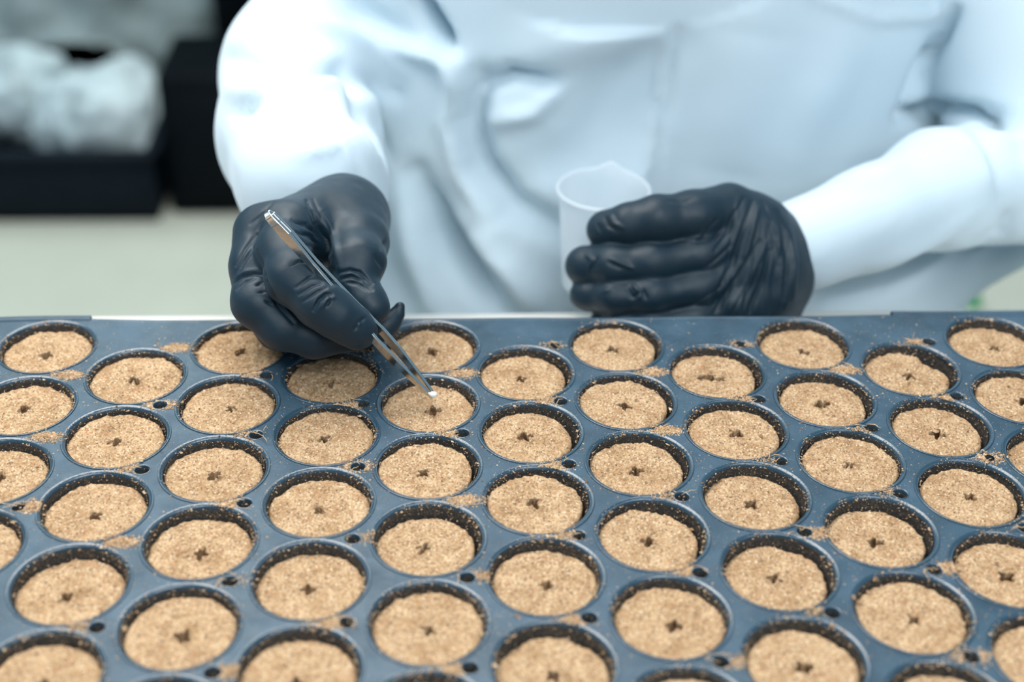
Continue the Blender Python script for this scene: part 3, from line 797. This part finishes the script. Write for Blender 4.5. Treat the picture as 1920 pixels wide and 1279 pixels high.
# ---- lab coat
sh_r = wc(-0.045, 0.47, 0.235); sh_l = wc(0.325, 0.47, 0.235)
torso = []
lo = np.array([-0.36, -0.22, -1.26]); hi = np.array([0.46, 0.50, -0.70])
vol = Vol(lo, hi, 0.0042)
F = vol.field()
for x, y0, r in ((-0.005, 0.425, .105), (0.06, 0.41, .115), (0.12, 0.405, .12), (0.18, 0.41, .115), (0.245, 0.425, .105)):
    vol.cone(F, wc(x, y0, 0.20), wc(x, y0 - 0.015, -0.28), r, r + 0.012, 0.05)
vol.cone(F, sh_r, sh_l, 0.07, 0.07, 0.06)
vol.cone(F, wc(0.0, 0.40, -0.18), wc(0.24, 0.40, -0.18), 0.14, 0.15, 0.05)
SK = wc(0, 0, 0)
# skirt corners on both sides
vol.cone(F, cs(520, 640, 1.09), cs(560, 520, 1.10), 0.032, 0.02, 0.04)
vol.cone(F, cs(1650, 620, 1.08), cs(1655, 470, 1.07), 0.032, 0.036, 0.03)
vol.cone(F, cs(1668, 556, 1.08), cs(1960, 388, 1.09), 0.026, 0.03, 0.03)
G = vol.field()                              # arm towards the tray (left in the photograph)
vol.chain(G, [(sh_r, 0.075), (cs(655, 5, 1.03), 0.052), (cs(568, 140, .985), 0.0455), (cs(562, 250, .940), 0.0435), (cs(586, 335, .893), 0.041)], 0.02)
F = smin(F, G, 0.012)
G = vol.field()                              # arm with the cup
vol.chain(G, [(sh_l, 0.078), (cs(1925, 60, 1.02), 0.062), (cs(1960, 250, 1.01), 0.058)], 0.02)
G2 = vol.field()
vol.chain(G2, [(cs(1985, 322, .99), 0.047), (cs(1860, 337, .975), 0.036), (cs(1760, 354, .955), 0.0335), (cs(1640, 405, .935), 0.0285), (cs(1508, 457, .925), 0.0275)], 0.012)
F = smin(F, smin(G, G2, 0.004), 0.006)
V, Q = vol.mesh(F, 2)
def F2(p, w, a, *r): return (p, w, a * 1.5, *r)
strokes_c = [
    # torso folds
    F2([(900, 150), (880, 230), (900, 310), (960, 390), (1060, 440)], 26, -0.015, (.93, 1.3)),
    F2([(905, 165), (960, 140), (1040, 150)], 16, -0.010, (.93, 1.3)),
    F2([(930, 225), (1000, 210), (1050, 160)], 20, 0.006, (.93, 1.3)),
    F2([(790, 5), (815, 45), (842, 88)], 13, -0.022), F2([(700, 60), (760, 90), (830, 110), (860, 160)], 20, 0.006),
    F2([(860, 130), (850, 230), (870, 320), (930, 420)], 26, 0.008, (.93, 1.3)),
    F2([(780, 330), (830, 430), (880, 500), (940, 590)], 24, -0.018, (.93, 1.3)),
    F2([(760, 380), (780, 470), (820, 590)], 30, 0.010, (.93, 1.3)), F2([(880, 420), (950, 500), (1010, 590)], 32, 0.010, (.93, 1.3)),
    F2([(1000, 330), (1080, 290), (1180, 150), (1250, 80)], 50, -0.006, (.93, 1.3)),
    F2([(1000, 100), (1150, 60), (1260, 10)], 50, 0.006, (.93, 1.3)),
    F2([(1262, -20), (1245, 120), (1225, 250), (1205, 380)], 6, 0.003, (.93, 1.3)), F2([(1276, -20), (1258, 120), (1236, 250), (1216, 380)], 7, -0.0035, (.93, 1.3)),
    F2([(1420, 60), (1400, 200), (1380, 330)], 80, 0.005, (.93, 1.3)),
    F2([(1600, 10), (1560, 150), (1460, 330)], 50, 0.004, (.93, 1.3)), F2([(1520, -10), (1640, 35), (1740, 30), (1800, 0)], 12, 0.003, (.93, 1.3)),
    F2([(1130, 600), (1180, 400), (1230, 250)], 40, 0.005, (.93, 1.3)),
    # sleeve towards the tray
    F2([(430, 110), (520, 130), (640, 130), (740, 180)], 18, -0.0064, (.8, 1.06)), F2([(420, 165), (500, 180), (620, 160), (700, 200)], 20, 0.0048, (.8, 1.06)),
    F2([(440, 215), (470, 200), (500, 175)], 10, -0.0048, (.8, 1.0)), F2([(640, 130), (680, 210), (720, 300)], 18, -0.0064, (.8, 1.06)),
    F2([(655, 235), (690, 280), (720, 320)], 14, 0.0048, (.8, 1.0)), F2([(470, 60), (560, 40), (640, 60), (760, 130)], 18, 0.004),
    F2([(405, 270), (430, 330), (440, 400)], 12, -0.002, (.8, 1.0)), F2([(560, 290), (640, 270), (660, 320)], 12, 0.002, (.8, 1.0)),
    F2([(640, 0), (700, 40), (760, 80)], 22, -0.005),
    # sleeve with the cup
    F2([(1690, 222), (1760, 205), (1850, 215), (1930, 232)], 13, -0.013, (.9, 1.2)), F2([(1695, 215), (1730, 130), (1790, 20)], 12, -0.009, (.9, 1.2)),
    F2([(1830, 250), (1870, 330), (1890, 420)], 14, -0.003, (.85, 1.1)), F2([(1790, 250), (1840, 290), (1870, 360)], 14, 0.003, (.85, 1.1)),
    F2([(1900, 260), (1940, 300)], 14, -0.003), F2([(1560, 340), (1640, 330), (1700, 300)], 16, 0.0015), F2([(1640, 500), (1740, 460), (1830, 400)], 12, 0.002),
    F2([(1820, 480), (1880, 440), (1905, 400)], 14, -0.005), F2([(1560, 560), (1660, 530), (1760, 480)], 20, -0.006, (.93, 1.3)),
]
V = V + vnormals(V, Q) * (0.0025 * noise3(V, 0.07, 2) + 0.0012 * noise3(V, 0.03, 7))[:, None]
V = sculpt(V, Q, strokes_c)
coat = child_mesh('lab_coat', V, Q, M_COAT)

# ---- body inside the clothes: seated, head above the frame
bl = Vol(np.array([-0.30, -0.75, -1.75]), np.array([0.55, 0.95, -0.50]), 0.012)
B = bl.field()
for seg in ([(wc(.12, .43, -.30), .11), (wc(.12, .42, .0), .10), (wc(.12, .44, .2), .09), (wc(.12, .45, .27), .055), (wc(.12, .43, .35), .045)],
            [(wc(-.07, .46, .225), .045), (wc(.31, .46, .225), .045)],
            [(wc(-.04, .47, .22), .045), (cs(655, 5, 1.035), .034), (cs(562, 145, .99), .030), (cs(615, 380, .880), .022), (cs(610, 430, .84), .010)],
            [(wc(.32, .47, .22), .045), (cs(1925, 60, 1.035), .034), (cs(1985, 270, 1.015), .026), (cs(1700, 390, .945), .022), (cs(1430, 480, .91), .014)],
            [(wc(.12, .41, .36), .07), (wc(.12, .40, .44), .082), (wc(.12, .41, .48), .085)],
            [(wc(.12, .345, .41), .016), (wc(.12, .322, .40), .012)],
            [(wc(.03, .42, .42), .012), (wc(.21, .42, .42), .012)],
            [(wc(.05, .43, -.33), .085), (wc(.03, .12, -.32), .06), (wc(.02, .08, -.74), .04)],
            [(wc(.19, .43, -.33), .085), (wc(.22, .12, -.32), .06), (wc(.23, .08, -.74), .04)]):
    bl.chain(B, seg, 0.02)
V, Q = bl.mesh(B, 1)
child_mesh('body', V, Q, M_SKIN)
tl = Vol(np.array([-0.30, -1.1, -1.6]), np.array([0.55, 0.2, -0.5]), 0.010)
T = tl.field()
for seg in ([(wc(.06, .43, -.34), .10), (wc(.03, .12, -.31), .075), (wc(.02, .08, -.72), .055)], [(wc(.18, .43, -.34), .10), (wc(.22, .12, -.31), .075), (wc(.23, .08, -.72), .055)]):
    tl.chain(T, seg, 0.02)
V, Q = tl.mesh(T, 1); child_mesh('trousers', V, Q, M_TROUSER)
for x in (.02, .23):
    s_ = Vol(wc(x, 0.02, FZ + .04) - .22, wc(x, 0.02, FZ + .04) + .22, 0.008); S = s_.field()
    s_.chain(S, [(wc(x, .10, FZ + .046), .044), (wc(x, -.03, FZ + .040), .038), (wc(x, -.08, FZ + .034), .032)], .01)
    V, Q = s_.mesh(S, 1); child_mesh('shoe', V, Q, M_BLACK)
hl = Vol(wc(.12, .42, .47) - .16, wc(.12, .42, .47) + .16, 0.006); H = hl.field()
hl.chain(H, [(wc(.12, .43, .50), .09), (wc(.12, .455, .44), .084), (wc(.12, .47, .38), .06)], .02)
V, Q = hl.mesh(H, 1); child_mesh('hair', V, Q, M_BLACK2)
stool = tag(empty('stool', (0.12, 0.50, FZ)), 'round black stool that the person in the lab coat sits on', 'stool')
MB().lathe([(0.0, 0.30), (0.15, 0.30), (0.17, 0.31), (0.17, 0.33), (0.15, 0.34), (0, 0.34)], 40).build('seat', M_BLACK, stool)
for a in (45, 135, 225, 315):
    c_, s_ = math.cos(math.radians(a)), math.sin(math.radians(a))
    MB().tube([(0.10 * c_, 0.10 * s_, 0.30), (0.19 * c_, 0.19 * s_, 0.0)], 0.012, 10).build('leg', M_LEG, stool)

# ------------------------------------------------------------------ tweezers and seed
def tweezers():
    tip = P(811, 742, .789); top = P(506, 404, .757)
    ax = Vector(top - tip); L = ax.length; ax.normalize()
    view = Vector(P(660, 560, 1.0) - CL).normalized()
    side = ax.cross(view).normalized()       # direction in which the two arms spread
    wide = ax.cross(side).normalized()
    tw = tag(empty('tweezers', tuple(tip)), 'polished steel tweezers held by the gloved hand on the left, tips gripping a seed', 'tweezers')
    rot = (side * 0.80 + wide * 0.60).normalized()   # spread is seen obliquely
    wid = ax.cross(rot).normalized()
    def arm(sg):
        m = MB(); n = 40; v = []; th = 0.00075
        for i in range(n + 1):
            u = i / n
            gap = float(np.interp(u, [0, .12, .24, .34, .5, .7, .86, 1], [.0010, .0020, .0030, .0034, .0023, .0014, .0009, .0008]))
            w = float(np.interp(u, [0, .1, .25, .45, .75, .9, 1], [.0009, .0018, .0026, .0020, .0021, .0034, .0026]))
            cen = ax * (L * u) + rot * (sg * gap)
            for (a, b) in ((-w, -th), (w, -th), (w, th), (-w, th)):
                v.append(tuple(cen + wid * a + rot * b))
        f = [(i * 4 + k, i * 4 + (k + 1) % 4, i * 4 + 4 + (k + 1) % 4, i * 4 + 4 + k) for i in range(n) for k in range(4)]
        f += [(3, 2, 1, 0), (n * 4, n * 4 + 1, n * 4 + 2, n * 4 + 3)]
        m.add(v, f)
        o = m.build('arm', M_STEEL, tw, smooth=False)
        bv = o.modifiers.new('bevel', 'BEVEL'); bv.width = 0.0002; bv.segments = 2; bv.limit_method = 'ANGLE'
        return o
    arm(1); arm(-1)
    m = MB(); v = []; n = 14                  # welded end block bridging both arms
    for i in range(n + 1):
        u = i / n; w = 0.0030 - 0.0010 * u; g = 0.0017 * math.sqrt(max(0, 1 - (u * 0.96) ** 3))
        cen = ax * (L * (0.955 + 0.065 * u))
        for a, b in ((-w, -g), (w, -g), (w, g), (-w, g)): v.append(tuple(cen + wid * a + rot * b))
    f = [(i * 4 + k, i * 4 + (k + 1) % 4, i * 4 + 4 + (k + 1) % 4, i * 4 + 4 + k) for i in range(n) for k in range(4)] + [(3, 2, 1, 0), (n * 4, n * 4 + 1, n * 4 + 2, n * 4 + 3)]
    o = m.add(v, f).build('end_block', M_STEEL, tw, smooth=False)
    bv = o.modifiers.new('bevel', 'BEVEL'); bv.width = 0.0004; bv.segments = 2
    return tip, ax
tip, axis = tweezers()
v = Vol(np.array([-.003] * 3), np.array([.003] * 3), 0.00022); F = v.field(); v.chain(F, [((0, 0, 0), .0016), ((.0005, 0, 0), .0015)], .001)
Vv, Qq = v.mesh(F, 2)
sd = obj('seed', mesh_np('seed', Vv, Qq), M_SEED, None, tuple(P(812, 740, .7868)))
tag(sd, 'tiny round white seed gripped between the tips of the tweezers', 'seed')

# ------------------------------------------------------------------ cup
rim = P(1132, 355, .925)
cup = tag(empty('measuring_cup', (rim[0], rim[1], rim[2] - 0.062)), 'small frosted plastic cup held in the gloved hand on the right', 'cup')
R1 = 0.0262; m = MB(); n = 72
prof = [(R1 * .80, 0.0), (R1 * .83, .0008), (R1 * .90, .03), (R1 * .955, .054), (R1 * .985, .060), (R1 * 1.0, .0612), (R1 * 1.005, .0622), (R1 * .985, .0628), (R1 * .965, .062), (R1 * .93, .054), (R1 * .875, .03), (R1 * .80, .0018), (0.0005, .0018)]
m.lathe(prof, n)
m.lathe([(0.0005, 0.0), (R1 * .80, 0.0)], n)
vv = []
for (x, y, z) in m.v:                        # pouring lip at the back of the rim
    a = math.atan2(y, x) - math.radians(75); w = math.exp(-(a / .22) ** 2) * max(0, (z - .045) / .017)
    vv.append((x * (1 + .07 * w), y * (1 + .07 * w), z + 0.0035 * w))
m.v = vv
m.build('cup_wall', M_CUP, cup)
m = MB(); m.lathe([(R1 * .99, .0605), (R1 * 1.035, .0607), (R1 * 1.04, .0622), (R1 * 1.0, .0632), (R1 * .97, .0625), (R1 * .965, .061)], n)
vv = []
for (x, y, z) in m.v:
    a = math.atan2(y, x) - math.radians(75); w = math.exp(-(a / .22) ** 2)
    vv.append((x * (1 + .07 * w), y * (1 + .07 * w), z + 0.0035 * w))
m.v = vv
m.build('rim', M_CUP, cup)

# ------------------------------------------------------------------ blurred things behind
def boxed(name, px0, px1, pyb, h, depth, mat, label, cat, skew=0.0, lip=0.012):
    a = on_plane(px0, pyb, FZ); b = on_plane(px1, pyb, FZ)
    w = abs(b[0] - a[0]); t = tag(empty(name, ((a[0] + b[0]) / 2, a[1], FZ)), label, cat)
    t.rotation_euler = (0, 0, skew)
    e = 0.012
    if lip:
        MB().box(-w / 2, w / 2, 0, depth, 0, e, .002).build('bottom', mat, t)
        MB().box(-w / 2, w / 2, 0, e, 0, h, .003).box(-w / 2, w / 2, depth - e, depth, 0, h, .003).box(-w / 2, -w / 2 + e, e, depth - e, 0, h, .003).box(w / 2 - e, w / 2, e, depth - e, 0, h, .003).build('side_wall', mat, t)
        MB().box(-w / 2 - lip, w / 2 + lip, -lip, 0.001, h - .02, h, .003).box(-w / 2 - lip, -w / 2 + .001, -lip, depth, h - .02, h, .003).box(w / 2 - .001, w / 2 + lip, -lip, depth, h - .02, h, .003).build('rim', mat, t)
    else:
        MB().box(-w / 2, w / 2, 0, depth, 0, h, .006).build('cabinet_body', mat, t)
        MB().box(-w / 2 + .02, w / 2 - .02, -.012, 0.001, .03, h - .03, .004).build('door', mat, t)
    return t, a, b, w
crate, ca, cb, cw = boxed('crate', -330, 298, 418, .135, .34, M_BLACK, 'long black crate on the floor filled with frosted plastic bags', 'crate')
cab, a2, b2, w2 = boxed('cabinet', 322, 640, 402, .26, .20, M_BLACK2, 'black floor cabinet standing right of the crate, behind the sleeve', 'cabinet', lip=0)
cab2, a3, b3, w3 = boxed('tall_cabinet', 425, 760, 290, .75, .4, M_BLACK2, 'taller black cabinet at the top of the picture behind the shoulder', 'cabinet', lip=0)
def bag(name, pts, mat, label, seed, h=0.008):
    L = [(P(px, py, D - 0.22), r) for px, py, D, r in pts]
    arr = np.array([p[0] for p in L]); c0 = arr.mean(0); c0[2] = arr[:, 2].min() - L[0][1]
    lo = arr.min(0) - .16; hi = arr.max(0) + .16
    v = Vol(lo, hi, h); F = v.field()
    for p, r in L: v.cone(F, p, p + np.array([0.001, 0, 0]), r, r, 0.05)
    V, Q = v.mesh(F, 1); N = vnormals(V, Q)
    V = V + N * (0.018 * noise3(V, .07, seed) + 0.012 * np.abs(noise3(V, .03, seed + 1)))[:, None]
    V[:, 2] = np.maximum(V[:, 2], FZ + 0.0125)
    if name == 'plastic_bag': V[:, 1] = np.clip(V[:, 1], ca[1] + .016, ca[1] + .325)
    o = obj(name, mesh_np(name, V - c0, Q), mat, None, tuple(c0))
    return tag(o, label, 'bag', 'plastic bags in the crate' if name == 'plastic_bag' else None)
bag('plastic_bag', [(215, 222, 2.98, .095), (240, 180, 3.0, .055), (160, 240, 3.0, .08), (255, 270, 2.98, .055)], M_BAG, 'bright frosted plastic bag at the right end of the crate', 3)
bag('plastic_bag', [(40, 160, 3.05, .08), (-10, 180, 3.05, .07), (70, 140, 3.08, .06), (50, 190, 3.02, .06)], M_BAG, 'crumpled frosted plastic bag at the left edge of the crate', 13)
bag('plastic_bag', [(180, 150, 3.12, .085), (130, 100, 3.15, .06), (225, 110, 3.14, .055)], M_BAG, 'frosted plastic bag topmost of the pile on the crate', 23)
g0 = on_plane(60, 300, FZ)
bag('dull_sack', [(320, 90, 3.40, .10), (200, -20, 3.4, .16), (240, 50, 3.4, .12), (150, 60, 3.42, .14), (60, 20, 3.4, .16), (-60, 80, 3.4, .16), (340, 10, 3.4, .10), (120, 130, 3.4, .12), (160, 230, 3.4, .2), (0, 230, 3.4, .2)], M_BAGD, 'dull grey plastic sack slumped behind the bags and the crate', 33, .014)
gp = on_plane(1824, 576, FZ)
gb = tag(empty('plastic_bottle', tuple(gp)), 'small green plastic bottle on the floor beside the coat hem', 'bottle')
MB().lathe([(0.0, 0), (.009, 0), (.0105, .002), (.0105, .015), (.006, .019), (.006, .022)], 24, cap1=True).build('bottle_body', M_GREEN, gb)
MB().lathe([(.007, .021), (.0072, .028), (0.0, .0285)], 20).build('cap', M_GREEN, gb)
